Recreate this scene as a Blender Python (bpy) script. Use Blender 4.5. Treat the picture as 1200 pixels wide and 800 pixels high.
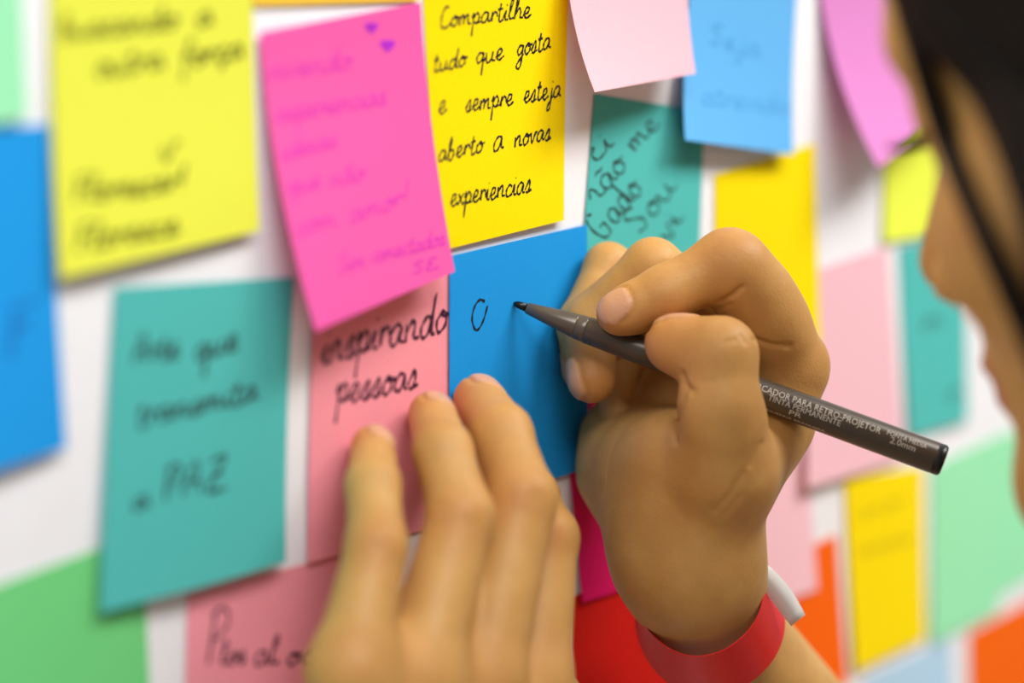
import bpy, bmesh, math, random
import numpy as np
from mathutils import Vector, Matrix
from mathutils.bvhtree import BVHTree

for o in list(bpy.data.objects):
    bpy.data.objects.remove(o)
scene = bpy.context.scene
C = scene.collection
random.seed(7)
RNG = np.random.default_rng(7)

# ------------------------------------------------------------------ camera
# wall = plane y = 0 (y points into the wall), x runs along it to the right, z is up.
FPX = 2356.0
_u = np.array([1670, 430, -2356.0]); _u /= np.linalg.norm(_u)
_v = np.array([0, 1, 430 / 2356.0]); _v /= np.linalg.norm(_v)
_y = np.cross(_v, _u)
M = np.array([_u, _y, _v])                      # camera axes -> world axes
CAM = np.array([0, 0, 1.4]) - M @ np.array([0, 0, -0.611])

cam_data = bpy.data.cameras.new('camera')
cam_data.sensor_width = 36.0
cam_data.lens = FPX * 36.0 / 1200.0
cam_data.clip_start = 0.02
cam_data.dof.use_dof = True
cam_data.dof.focus_distance = 0.602
cam_data.dof.aperture_fstop = 3.4
cam = bpy.data.objects.new('camera', cam_data)
C.objects.link(cam)
mw = np.eye(4); mw[:3, :3] = M; mw[:3, 3] = CAM
cam.matrix_world = Matrix([list(map(float, r)) for r in mw])
scene.camera = cam

# ------------------------------------------------------------------ light
world = bpy.data.worlds.new('room_light')
scene.world = world
world.use_nodes = True
world.node_tree.nodes['Background'].inputs[0].default_value = (1.0, 1.0, 1.0, 1)
world.node_tree.nodes['Background'].inputs[1].default_value = 0.36


def area(name, loc, target, sx, sy, power, col):
    l = bpy.data.lights.new(name, 'AREA')
    l.shape = 'RECTANGLE'; l.size = sx; l.size_y = sy; l.energy = power; l.color = col
    o = bpy.data.objects.new(name, l); C.objects.link(o)
    o.location = loc
    o.rotation_euler = (Vector(target) - Vector(loc)).to_track_quat('-Z', 'Y').to_euler()
    return o


# the room's ceiling panel and an added fill, above the frame, facing straight down
area('ceiling_lamp_right_offscreen', (0.80, -1.05, 2.75), (0.80, -1.05, 0.0), 1.4, 0.7, 66, (1.0, 0.985, 0.96))
area('added_fill_left_offscreen', (-0.80, -1.00, 2.75), (-0.80, -1.00, 0.0), 1.4, 0.7, 46, (1.0, 1.0, 1.0))  # fill added on the left to brighten the notes shaded by head and hand

vs = scene.view_settings
vs.view_transform = 'Standard'; vs.look = 'None'; vs.gamma = 1.0; vs.use_curve_mapping = False
vs.exposure = -0.42


# ------------------------------------------------------------------ helpers
def cam3(px, py, z):
    return np.array([(px - 600) / FPX * z, (400 - py) / FPX * z, -z])


def W(px, py, z):
    return CAM + M @ cam3(px, py, z)


def wall_z(px, py, d=0.0):
    """camera depth at which the pixel's ray is d metres in front of the wall"""
    r = M @ cam3(px, py, 1.0)
    return (-d - CAM[1]) / r[1]


def on_wall(px, py, d=0.0):
    return W(px, py, wall_z(px, py, d))


def to_world(P):
    return CAM + np.asarray(P) @ M.T


def srgb(r, g, b):
    f = lambda c: (c / 255 / 12.92) if c <= 10.31 else ((c / 255 + 0.055) / 1.055) ** 2.4
    return (f(r), f(g), f(b), 1)


def new_mat(name):
    m = bpy.data.materials.new(name); m.use_nodes = True
    nt = m.node_tree
    return m, nt, nt.nodes['Principled BSDF'], nt.nodes['Material Output']


def link_obj(name, me, mat, parent=None):
    o = bpy.data.objects.new(name, me); C.objects.link(o)
    if mat is not None and not me.materials:
        me.materials.append(mat)
    if parent is not None:
        o.parent = parent
    return o


def mesh_from(name, V, Fs, smooth=True):
    me = bpy.data.meshes.new(name)
    V = np.asarray(V, dtype=np.float64)
    if isinstance(Fs, np.ndarray):
        n, k = Fs.shape
        me.vertices.add(len(V)); me.vertices.foreach_set('co', V.astype(np.float32).ravel())
        me.loops.add(n * k); me.loops.foreach_set('vertex_index', Fs.astype(np.int32).ravel())
        me.polygons.add(n); me.polygons.foreach_set('loop_start', np.arange(0, n * k, k, dtype=np.int32))
        me.update(calc_edges=True); me.validate()
    else:
        me.from_pydata([tuple(map(float, v)) for v in V], [], Fs); me.update()
    if smooth:
        me.polygons.foreach_set('use_smooth', [True] * len(me.polygons))
    return me


def tag(o, label, cat, group=None):
    o['label'] = label; o['category'] = cat
    if group: o['group'] = group
    return o


def catmull(pts, n=5):
    P = [np.array(p, float) for p in pts]
    if len(P) < 3:
        return P
    Q = [2 * P[0] - P[1]] + P + [2 * P[-1] - P[-2]]
    out = []
    for i in range(1, len(Q) - 2):
        a, b, c, d = Q[i - 1:i + 3]
        for k in range(n):
            t = k / n
            out.append(0.5 * (2 * b + (c - a) * t + (2 * a - 5 * b + 4 * c - d) * t * t + (3 * b - a - 3 * c + d) * t ** 3))
    out.append(P[-1])
    return out


def tube(pts, rads, seg=8, V=None, Fs=None, flat=1.0):
    """sweep a circle along points; appends to V, Fs lists"""
    if V is None: V, Fs = [], []
    base = len(V)
    P = [np.array(p, float) for p in pts]
    ref = None
    for i, p in enumerate(P):
        t = P[min(i + 1, len(P) - 1)] - P[max(i - 1, 0)]
        t = t / (np.linalg.norm(t) + 1e-12)
        if ref is None:
            ref = np.array([0, 0, 1.0]) if abs(t[2]) < 0.9 else np.array([1.0, 0, 0])
        a = ref - t * np.dot(ref, t); a /= np.linalg.norm(a) + 1e-12
        b = np.cross(t, a); ref = a
        r = rads[i] if hasattr(rads, '__len__') else rads
        for k in range(seg):
            th = 2 * math.pi * k / seg
            V.append(p + r * (math.cos(th) * a + flat * math.sin(th) * b))
    for i in range(len(P) - 1):
        for k in range(seg):
            k2 = (k + 1) % seg
            Fs.append((base + i * seg + k, base + i * seg + k2, base + (i + 1) * seg + k2, base + (i + 1) * seg + k))
    Fs.append(tuple(base + k for k in range(seg))[::-1])
    Fs.append(tuple(base + (len(P) - 1) * seg + k for k in range(seg)))
    return V, Fs


# ------------------------------------------------------------------ materials
def paper_mat(name, rgb, trans=0.06):
    m, nt, p, out = new_mat(name)
    N = nt.nodes; L = nt.links
    p.inputs['Roughness'].default_value = 0.75
    p.inputs['Specular IOR Level'].default_value = 0.1
    tc = N.new('ShaderNodeTexCoord')
    no = N.new('ShaderNodeTexNoise'); no.inputs['Scale'].default_value = 900; no.inputs['Detail'].default_value = 3
    L.new(tc.outputs['Object'], no.inputs['Vector'])
    mx = N.new('ShaderNodeMixRGB'); mx.blend_type = 'MULTIPLY'; mx.inputs[0].default_value = 1.0
    cr = N.new('ShaderNodeValToRGB')
    cr.color_ramp.elements[0].color = (0.90, 0.90, 0.90, 1); cr.color_ramp.elements[1].color = (1, 1, 1, 1)
    L.new(no.outputs['Fac'], cr.inputs[0])
    mx.inputs[1].default_value = srgb(*rgb)
    L.new(cr.outputs[0], mx.inputs[2])
    L.new(mx.outputs[0], p.inputs['Base Color'])
    bp = N.new('ShaderNodeBump'); bp.inputs['Strength'].default_value = 0.06; bp.inputs['Distance'].default_value = 0.0003
    L.new(no.outputs['Fac'], bp.inputs['Height']); L.new(bp.outputs[0], p.inputs['Normal'])
    tr = N.new('ShaderNodeBsdfTranslucent'); L.new(mx.outputs[0], tr.inputs[0])
    ms = N.new('ShaderNodeMixShader'); ms.inputs[0].default_value = trans
    L.new(p.outputs[0], ms.inputs[1]); L.new(tr.outputs[0], ms.inputs[2])
    L.new(ms.outputs[0], out.inputs['Surface'])
    return m


def plain_mat(name, rgb, rough=0.6, spec=0.4, metal=0.0):
    m, nt, p, out = new_mat(name)
    p.inputs['Base Color'].default_value = srgb(*rgb)
    p.inputs['Roughness'].default_value = rough
    p.inputs['Specular IOR Level'].default_value = spec
    p.inputs['Metallic'].default_value = metal
    N = nt.nodes; L = nt.links
    tc = N.new('ShaderNodeTexCoord')
    no = N.new('ShaderNodeTexNoise'); no.inputs['Scale'].default_value = 1200
    L.new(tc.outputs['Object'], no.inputs['Vector'])
    bp = N.new('ShaderNodeBump'); bp.inputs['Strength'].default_value = 0.05; bp.inputs['Distance'].default_value = 0.0002
    L.new(no.outputs['Fac'], bp.inputs['Height']); L.new(bp.outputs[0], p.inputs['Normal'])
    return m


def skin_mat():
    m, nt, p, out = new_mat('skin')
    N = nt.nodes; L = nt.links
    tc = N.new('ShaderNodeTexCoord')
    no = N.new('ShaderNodeTexNoise'); no.inputs['Scale'].default_value = 70; no.inputs['Detail'].default_value = 5
    L.new(tc.outputs['Object'], no.inputs['Vector'])
    cr = N.new('ShaderNodeValToRGB')
    cr.color_ramp.elements[0].position = 0.3; cr.color_ramp.elements[1].position = 0.7
    cr.color_ramp.elements[0].color = srgb(195, 145, 80); cr.color_ramp.elements[1].color = srgb(209, 161, 93)
    L.new(no.outputs['Fac'], cr.inputs[0])
    last = cr.outputs[0]
    for att, col in (('flush', srgb(194, 116, 58)), ('lips', srgb(190, 85, 75)), ('nail', srgb(212, 162, 124))):
        a = N.new('ShaderNodeAttribute'); a.attribute_name = att
        mx = N.new('ShaderNodeMixRGB'); mx.inputs[2].default_value = col
        L.new(a.outputs['Fac'], mx.inputs[0]); L.new(last, mx.inputs[1]); last = mx.outputs[0]
        if att == 'nail': nail = a
    L.new(last, p.inputs['Base Color'])
    mr = N.new('ShaderNodeMapRange'); mr.inputs[3].default_value = 0.5; mr.inputs[4].default_value = 0.28
    L.new(nail.outputs['Fac'], mr.inputs[0]); L.new(mr.outputs[0], p.inputs['Roughness'])
    p.inputs['Specular IOR Level'].default_value = 0.35
    p.inputs['Subsurface Weight'].default_value = 0.22
    p.inputs['Subsurface Radius'].default_value = (1.0, 0.4, 0.2)
    p.inputs['Subsurface Scale'].default_value = 0.003
    vo = N.new('ShaderNodeTexVoronoi'); vo.inputs['Scale'].default_value = 900
    vo.feature = 'DISTANCE_TO_EDGE'
    L.new(tc.outputs['Object'], vo.inputs['Vector'])
    n2 = N.new('ShaderNodeTexNoise'); n2.inputs['Scale'].default_value = 420; n2.inputs['Detail'].default_value = 4
    L.new(tc.outputs['Object'], n2.inputs['Vector'])
    ad = N.new('ShaderNodeMath'); ad.operation = 'MULTIPLY_ADD'; ad.inputs[1].default_value = 0.6
    L.new(vo.outputs['Distance'], ad.inputs[0]); L.new(n2.outputs['Fac'], ad.inputs[2])
    bp = N.new('ShaderNodeBump'); bp.inputs['Strength'].default_value = 0.22; bp.inputs['Distance'].default_value = 0.0006
    L.new(ad.outputs[0], bp.inputs['Height']); L.new(bp.outputs[0], p.inputs['Normal'])
    return m


def wall_mat():
    m, nt, p, out = new_mat('white_wall')
    N = nt.nodes; L = nt.links
    tc = N.new('ShaderNodeTexCoord')
    no = N.new('ShaderNodeTexNoise'); no.inputs['Scale'].default_value = 60; no.inputs['Detail'].default_value = 6
    L.new(tc.outputs['Object'], no.inputs['Vector'])
    cr = N.new('ShaderNodeValToRGB')
    cr.color_ramp.elements[0].color = srgb(234, 234, 236); cr.color_ramp.elements[1].color = srgb(242, 242, 245)
    L.new(no.outputs['Fac'], cr.inputs[0]); L.new(cr.outputs[0], p.inputs['Base Color'])
    p.inputs['Roughness'].default_value = 0.55
    bp = N.new('ShaderNodeBump'); bp.inputs['Strength'].default_value = 0.05; bp.inputs['Distance'].default_value = 0.0005
    L.new(no.outputs['Fac'], bp.inputs['Height']); L.new(bp.outputs[0], p.inputs['Normal'])
    return m


def hair_mat():
    m, nt, p, out = new_mat('dark_hair')
    N = nt.nodes; L = nt.links
    tc = N.new('ShaderNodeTexCoord')
    no = N.new('ShaderNodeTexNoise'); no.inputs['Scale'].default_value = 200; no.inputs['Detail'].default_value = 4
    L.new(tc.outputs['Object'], no.inputs['Vector'])
    cr = N.new('ShaderNodeValToRGB')
    cr.color_ramp.elements[0].color = srgb(14, 9, 5); cr.color_ramp.elements[1].color = srgb(34, 22, 11)
    L.new(no.outputs['Fac'], cr.inputs[0]); L.new(cr.outputs[0], p.inputs['Base Color'])
    p.inputs['Roughness'].default_value = 0.5
    p.inputs['Specular IOR Level'].default_value = 0.15
    bp = N.new('ShaderNodeBump'); bp.inputs['Strength'].default_value = 0.4; bp.inputs['Distance'].default_value = 0.001
    L.new(no.outputs['Fac'], bp.inputs['Height']); L.new(bp.outputs[0], p.inputs['Normal'])
    return m


SKIN = skin_mat(); WALL = wall_mat(); HAIR = hair_mat()
INK = plain_mat('black_ink', (24, 20, 30), 0.5)


# ------------------------------------------------------------------ structure
def box_mesh(name, lo, hi):
    x0, y0, z0 = lo; x1, y1, z1 = hi
    V = [(x0, y0, z0), (x1, y0, z0), (x1, y1, z0), (x0, y1, z0), (x0, y0, z1), (x1, y0, z1), (x1, y1, z1), (x0, y1, z1)]
    Fs = [(0, 3, 2, 1), (4, 5, 6, 7), (0, 1, 5, 4), (1, 2, 6, 5), (2, 3, 7, 6), (3, 0, 4, 7)]
    return mesh_from(name, V, Fs, False)


w = link_obj('wall_back', box_mesh('wall_back', (-2.5, 0, 0), (2.5, 0.12, 2.8)), WALL); w['kind'] = 'structure'
FLOOR = plain_mat('floor_grey', (150, 140, 128), 0.5)
f = link_obj('floor', box_mesh('floor', (-2.5, -2.5, -0.05), (2.5, 0.12, 0)), FLOOR); f['kind'] = 'structure'


# ------------------------------------------------------------------ handwriting
FONT = {
 'a': (1.0, [[(.75, .85), (.4, 1), (.08, .6), (.15, .08), (.5, .12), (.75, .85), (.74, .2), (1.0, .1)]]),
 'b': (.9, [[(.05, .3), (.3, 1.6), (.2, 2.0), (.1, 1.2), (.15, .05), (.5, 0), (.65, .6), (.4, .9), (.2, .7)]]),
 'c': (.8, [[(.7, .8), (.4, 1), (.08, .55), (.25, .02), (.8, .2)]]),
 'd': (1.0, [[(.7, .8), (.4, 1), (.06, .5), (.2, .02), (.6, .3), (.8, 2.0), (.76, .2), (1.0, .1)]]),
 'e': (.85, [[(.0, .3), (.5, .55), (.55, .95), (.25, .95), (.12, .35), (.4, .0), (.85, .3)]]),
 'f': (.7, [[(.65, 1.7), (.4, 2), (.25, 1.2), (.2, -.9)], [(0, .85), (.6, .95)]]),
 'g': (.9, [[(.7, .85), (.35, 1), (.06, .6), (.25, .15), (.6, .4), (.72, .95), (.62, -.8), (.3, -1.1), (.12, -.7), (.85, .15)]]),
 'h': (.95, [[(.05, .3), (.35, 1.7), (.22, 2), (.12, 1.2), (.1, 0)], [(.1, .4), (.45, 1), (.65, .7), (.65, .15), (.95, .1)]]),
 'i': (.5, [[(.0, .3), (.2, .95), (.2, .15), (.5, .1)], [(.22, 1.45), (.26, 1.5)]]),
 'j': (.6, [[(.35, .95), (.35, -.7), (.1, -1.1), (.02, -.7), (.6, .2)], [(.36, 1.45), (.4, 1.5)]]),
 'l': (.6, [[(.0, .3), (.35, 1.6), (.25, 2.0), (.12, 1.4), (.15, .15), (.6, .15)]]),
 'm': (1.35, [[(.05, .9), (.12, 0)], [(.12, .5), (.4, 1), (.5, .6), (.5, .05)], [(.52, .5), (.85, 1), (.95, .6), (.97, .15), (1.3, .1)]]),
 'n': (1.0, [[(.05, .9), (.12, 0)], [(.12, .5), (.45, 1), (.62, .7), (.62, .15), (1.0, .1)]]),
 'o': (.85, [[(.4, 1), (.06, .55), (.25, .0), (.65, .3), (.6, .85), (.35, 1), (.5, .75), (.9, .85)]]),
 'p': (.95, [[(.0, .6), (.15, 1), (.15, -1.1)], [(.15, .6), (.5, 1.05), (.75, .6), (.5, .1), (.18, .25)], [(.5, .1), (.95, .2)]]),
 'q': (.95, [[(.7, .85), (.35, 1), (.06, .6), (.25, .1), (.6, .35), (.72, .95), (.7, -1.1)], [(.7, .1), (.95, .4)]]),
 'r': (.7, [[(.05, .2), (.15, 1.0), (.15, .1)], [(.15, .6), (.4, .95), (.6, .85), (.7, .5)]]),
 's': (.75, [[(.0, .25), (.4, 1.05), (.5, .5), (.35, .0), (.1, .1)], [(.35, .0), (.75, .2)]]),
 't': (.65, [[(.25, 1.7), (.2, .2), (.4, .0), (.65, .2)], [(.0, 1.15), (.5, 1.2)]]),
 'u': (1.0, [[(.05, .95), (.1, .2), (.35, 0), (.62, .4), (.68, .95), (.68, .2), (1.0, .1)]]),
 'v': (.8, [[(.05, .95), (.3, 0), (.6, .9), (.8, .85)]]),
 'x': (.8, [[(.05, .95), (.6, .05), (.8, .2)], [(.65, .95), (.05, 0)]]),
 'z': (.8, [[(.1, .95), (.65, .95), (.1, .05), (.8, .05)]]),
 '\u00e7': (.8, [[(.7, .8), (.4, 1), (.08, .55), (.25, .02), (.8, .2)], [(.4, 0), (.5, -.35), (.25, -.5)]]),
 '\u00e3': (1.0, [[(.75, .85), (.4, 1), (.08, .6), (.15, .08), (.5, .12), (.75, .85), (.74, .2), (1.0, .1)], [(.2, 1.35), (.4, 1.5), (.6, 1.35), (.8, 1.5)]]),
 'A': (1.2, [[(.0, 0), (.5, 2), (.95, 0)], [(.2, .8), (.8, .85)]]),
 'C': (1.1, [[(.75, 1.9), (.4, 2.0), (.08, 1.1), (.2, .1), (.7, .05), (1.1, .4)]]),
 'E': (1.0, [[(.8, 1.8), (.3, 2), (.15, 1.4), (.5, 1.05), (.1, .8), (.15, .1), (.8, .1), (1, .3)]]),
 'F': (1.0, [[(.2, 2), (.15, 0)], [(.0, 1.9), (.9, 2.05)], [(.15, 1.1), (.7, 1.15)]]),
 'G': (1.2, [[(.8, 1.8), (.45, 2), (.08, 1.1), (.2, .1), (.7, .05), (.85, .8), (.5, .8)]]),
 'P': (1.0, [[(.2, 2), (.15, 0)], [(.0, 1.8), (.5, 2.1), (.85, 1.6), (.5, 1.0), (.15, .9)]]),
 'S': (1.0, [[(.8, 1.8), (.45, 2), (.15, 1.6), (.7, .7), (.5, .05), (.1, .2)]]),
 'Z': (1.1, [[(.05, 1.9), (.9, 2.0), (.1, .1), (1.1, .05)], [(.2, 1), (.8, 1.05)]]),
 '!': (.4, [[(.2, 2), (.15, .5)], [(.12, .05), (.16, .0)]]),
 '?': (.7, [[(.05, 1.6), (.35, 2), (.6, 1.5), (.3, .9), (.3, .5)], [(.3, .05), (.33, .0)]]),
}


def word_strokes(text, p0, p1, xh, slant=0.12, perp=False):
    """strokes in photo pixels along a baseline"""
    p0 = np.array(p0, float); p1 = np.array(p1, float)
    tot = sum(FONT[c][0] for c in text)
    d = (p1 - p0) / tot
    if perp:
        n = np.array([d[1], -d[0]]); up = n / np.linalg.norm(n) * xh
    else:
        up = np.array([slant * xh, -xh])
    out = []; x = 0.0
    for c in text:
        wd, st = FONT[c]
        jit = random.uniform(-.06, .06)
        for s in st:
            out.append([p0 + d * (x + q[0]) + up * (q[1] + jit) for q in catmull(s, 4)])
        x += wd
    return out


def ink_on(note, name, strokes, width_px, mat):
    """ribbons of ink laid on the note's surface"""
    bvh = note['bvh']; V = []; Fs = []
    org = Vector(CAM)
    for st in strokes:
        P = []
        for q in st:
            dr = Vector(M @ cam3(q[0], q[1], 1.0)).normalized()
            hit = bvh.ray_cast(org, dr)
            if hit[0] is None:
                P.append(None)
            else:
                P.append((np.array(hit[0]), np.array(hit[1]), (hit[0] - org).length))
        run = []
        for q in P + [None]:
            if q is None:
                if len(run) > 1: _ribbon(run, width_px, V, Fs)
                run = []
            else:
                run.append(q)
    if not V: return None
    me = mesh_from(name, V, Fs, False)
    return link_obj(name, me, mat, note['obj'])


def _ribbon(run, wpx, V, Fs):
    b = len(V); n = len(run)
    for i, (p, nn, z) in enumerate(run):
        if np.dot(nn, CAM - p) < 0: nn = -nn
        t = run[min(i + 1, n - 1)][0] - run[max(i - 1, 0)][0]
        t = t / (np.linalg.norm(t) + 1e-9)
        s = np.cross(nn, t); s /= np.linalg.norm(s) + 1e-9
        wv = wpx * z / FPX * 0.5 * (0.85 + 0.3 * math.sin(i * 1.7 + b))
        # a round pen keeps its width along the wall, so no view correction
        V.append(p + nn * 0.00012 + s * wv); V.append(p + nn * 0.00012 - s * wv)
    for i in range(n - 1):
        Fs.append((b + 2 * i, b + 2 * i + 1, b + 2 * i + 3, b + 2 * i + 2))


# ------------------------------------------------------------------ sticky notes
NOTES = {}
GRP = 'sticky notes on the wall'


def note(key, rgb, corners, lifts, label, power=2.0, wave=0.0, trans=0.06, bow=0.0):
    """corners in photo pixels TL TR BR BL; lifts = mm each corner stands off the wall"""
    c = [on_wall(x, y, l / 1000) for (x, y), l in zip(corners, lifts)]
    n = 14
    V = []
    ph = random.uniform(0, 6)
    for j in range(n + 1):
        t = j / n
        for i in range(n + 1):
            s = i / n
            top = c[0] * (1 - s) + c[1] * s; bot = c[3] * (1 - s) + c[2] * s
            p = top * (1 - t) + bot * t
            ltop = lifts[0] * (1 - s) + lifts[1] * s; lbot = lifts[3] * (1 - s) + lifts[2] * s
            lf = ltop + (lbot - ltop) * t ** power
            lf += wave * t * math.sin(s * 3.0 + ph) * 0.5 + wave * 0.3 * t * math.sin(t * 5 + s * 2 + ph)
            lf += bow * math.sin(math.pi * s) * t
            p[1] = -max(lf, 0.12) / 1000
            V.append(p)
    Fs = [(j * (n + 1) + i, (j + 1) * (n + 1) + i, (j + 1) * (n + 1) + i + 1, j * (n + 1) + i + 1) for j in range(n) for i in range(n)]
    bvh = BVHTree.FromPolygons([Vector(v) for v in V], Fs)
    # give the sheet its paper thickness
    K = len(V); th = 0.00012
    V2 = [v + np.array([0, th, 0]) for v in V]
    F2 = [tuple(k + K for k in q)[::-1] for q in Fs]
    rim = [i for i in range(n + 1)] + [j * (n + 1) + n for j in range(1, n + 1)] + \
          [n * (n + 1) + i for i in range(n - 1, -1, -1)] + [j * (n + 1) for j in range(n - 1, 0, -1)]
    loc = sum(c) / 4
    R0 = 2 * K; m_ = len(rim)
    V3 = [V[k] for k in rim] + [V2[k] for k in rim]
    F3 = [(R0 + k, R0 + (k + 1) % m_, R0 + m_ + (k + 1) % m_, R0 + m_ + k) for k in range(m_)]
    me = mesh_from('sticky_note', [v - loc for v in V + V2 + V3], Fs + F2 + F3)
    o = link_obj('sticky_note', me, paper_mat('paper_' + key, rgb, trans))
    o.location = loc
    tag(o, label, 'sticky note', GRP)
    NOTES[key] = {'obj': o, 'bvh': bvh, 'loc': loc}
    return NOTES[key]


def ink_part(key, name, strokes, width_px, mat):
    nd = NOTES[key]
    o = ink_on(nd, name, strokes, width_px, mat)
    if o is not None:       # drawn in world space; the note sits at its own location
        co = np.empty(len(o.data.vertices) * 3, np.float32); o.data.vertices.foreach_get('co', co)
        o.data.vertices.foreach_set('co', (co.reshape(-1, 3) - nd['loc'].astype(np.float32)).ravel()); o.data.update()
    return o


def write(key, words, width_px, mat):
    for wd in words:
        text, p0, p1, xh = wd[:4]
        ink_part(key, 'handwritten_word', word_strokes(text, p0, p1, xh, **(wd[4] if len(wd) > 4 else {})), width_px, mat)


# back layer first
note('mint_corner', (160, 239, 186), [(-205, -235), (16, -262), (32, 137), (-190, 186)], [.5, .5, 2, 2], 'mint green sticky note above the blue note with a pale wall gap beside lime yellow')
note('blue_edge', (33, 156, 232), [(-192, 158), (58, 146), (78, 524), (-172, 602)], [.6, .6, 2.5, 2], 'bright blue sticky note below the mint note, beside the lime yellow one', bow=1.5)
note('strip', (255, 205, 60), [(292, -330), (488, -345), (491, 1), (298, 7)], [.4, .4, 1, 1], 'orange yellow sticky note whose lower edge shows above the hot pink note')
note('lime', (234, 236, 78), [(58, -45), (296, -75), (304, 270), (71, 326)], [.8, .8, 3, 4], 'lime yellow sticky note with faint blurred dark green handwriting', wave=.6)
note('compart', (255, 227, 0), [(496, -10), (667, -27), (661, 258), (516, 294)], [.4, .4, 2.2, 1.5], 'golden yellow sticky note with five lines of black cursive writing')
note('teal_mid', (86, 192, 186), [(697, 110), (826, 131), (818, 375), (678, 385)], [.5, .5, 1.5, 1.5], 'tilted teal sticky note with slanting black words above the writing hand')
note('light_pink', (253, 203, 213), [(664, -165), (812, -195), (815, 86), (697, 108)], [.9, .9, 11, 17], 'pale pink blank sticky note curling away from the wall above the teal one', power=2.4, trans=.25)
note('blue_top', (102, 180, 236), [(822, -90), (940, -76), (930, 181), (803, 164)], [1, 1, 6, 9], 'light blue sticky note with faint blue scribbles, lower corner lifted', power=2.5)
note('yellow_knuckle', (255, 227, 0), [(838, 205), (955, 168), (962, 400), (840, 445)], [.6, .6, 1.6, 1.6], 'plain yellow sticky note behind the index knuckle of the writing hand')
note('lime_small', (236, 248, 80), [(1040, 70), (1122, 45), (1116, 272), (1036, 284)], [.4, .4, 1.5, 2], 'small lime yellow sticky note seen beside the bridge of the nose')
note('lilac', (226, 142, 206), [(956, -75), (1058, -110), (1118, 120), (1030, 196)], [.8, .8, 13, 23], 'lilac sticky note curling strongly off the wall beside the forehead', power=2.2, trans=.2)
note('pale_pink_low', (253, 203, 213), [(846, 490), (943, 462), (958, 690), (858, 728)], [.5, .5, 1.5, 1.5], 'pale pink sticky note just above the red wristband')
note('pale_pink_mid', (253, 203, 213), [(956, 316), (1040, 288), (1060, 538), (946, 572)], [.9, .9, 2, 5], 'pale pink sticky note behind the barrel of the marker', trans=.15)
note('teal_right', (86, 192, 186), [(1053, 290), (1132, 270), (1134, 493), (1068, 513)], [.6, .6, 2, 2.5], 'teal sticky note with two faint dark marks beside the nose tip', wave=.8)
note('orange_wrist', (255, 107, 10), [(900, 664), (981, 626), (993, 800), (910, 880)], [.4, .4, 1, 1], 'orange sticky note tucked behind the tall yellow note beside the forearm')
note('sky_low', (185, 220, 245), [(1012, 795), (1114, 748), (1120, 960), (1018, 1012)], [.4, .4, 1, 1], 'pale sky blue sticky note below the tall yellow note')
note('yellow_low', (255, 227, 0), [(990, 562), (1082, 545), (1085, 748), (1003, 787)], [1, 1, 2.2, 2.5], 'yellow sticky note with two faint written lines below the end of the marker')
note('mint_back', (160, 239, 186), [(1152, 524), (1236, 484), (1240, 655), (1167, 702)], [.4, .4, 1, 1], 'mint green sticky note overlapped by its larger mint twin')
note('mint_low', (160, 239, 186), [(1092, 547), (1182, 506), (1170, 716), (1092, 755)], [.9, .9, 1.7, 1.7], 'mint green sticky note right next to the tall yellow note')
note('orange_low', (255, 107, 10), [(1135, 742), (1216, 698), (1220, 900), (1140, 948)], [.5, .5, 1.5, 1.5], 'orange sticky note below the two mint green notes')
note('green_low', (120, 220, 135), [(-108, 724), (168, 624), (184, 965), (-100, 1065)], [.4, .4, 1.5, 1.5], 'fresh green sticky note below the large teal note with writing')
note('pink_low', (255, 160, 172), [(220, 697), (412, 646), (406, 990), (214, 1040)], [.5, .5, 1, 1], 'salmon pink sticky note half covered by the hand, below the teal note')
note('teal_left', (86, 192, 186), [(135, 337), (345, 325), (335, 658), (118, 718)], [.9, .9, 4.5, 3], 'large teal sticky note with three lines of dark blurred writing', power=2.2, bow=1)
note('pink_words', (255, 160, 172), [(367, 362), (527, 320), (527, 612), (360, 660)], [.7, .5, .9, 1.4], 'salmon pink sticky note with bold black cursive words, held by the fingers', wave=.5)
note('blue_center', (33, 156, 232), [(527, 300), (688, 263), (690, 548), (527, 600)], [1.1, 1.1, 1.5, 1.3], 'strong blue sticky note under the marker tip with one letter begun')
note('hot_pink', (255, 105, 185), [(305, 38), (493, 3), (533, 318), (370, 388)], [1.5, 1.5, 9, 15], 'hot pink sticky note with purple writing and two hearts, curling off the wall', power=1.8, trans=.22)
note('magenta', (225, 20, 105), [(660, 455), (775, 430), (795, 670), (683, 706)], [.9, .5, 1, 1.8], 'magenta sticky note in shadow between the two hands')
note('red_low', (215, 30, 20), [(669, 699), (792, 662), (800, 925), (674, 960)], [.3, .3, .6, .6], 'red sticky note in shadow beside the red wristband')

INK_PURPLE = plain_mat('purple_ink', (216, 40, 178), 0.6)
INK_HEART = plain_mat('heart_ink', (176, 30, 200), 0.6)
INK_BLUE = plain_mat('blue_ink', (70, 150, 210), 0.6)
INK_OLIVE = plain_mat('olive_ink', (105, 105, 14), 0.6)
INK_GREY = plain_mat('grey_ink', (40, 70, 66), 0.6)
INK_PLUM = plain_mat('plum_ink', (64, 22, 48), 0.6)
INK_OCHRE = plain_mat('ochre_ink', (175, 140, 10), 0.6)

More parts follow.
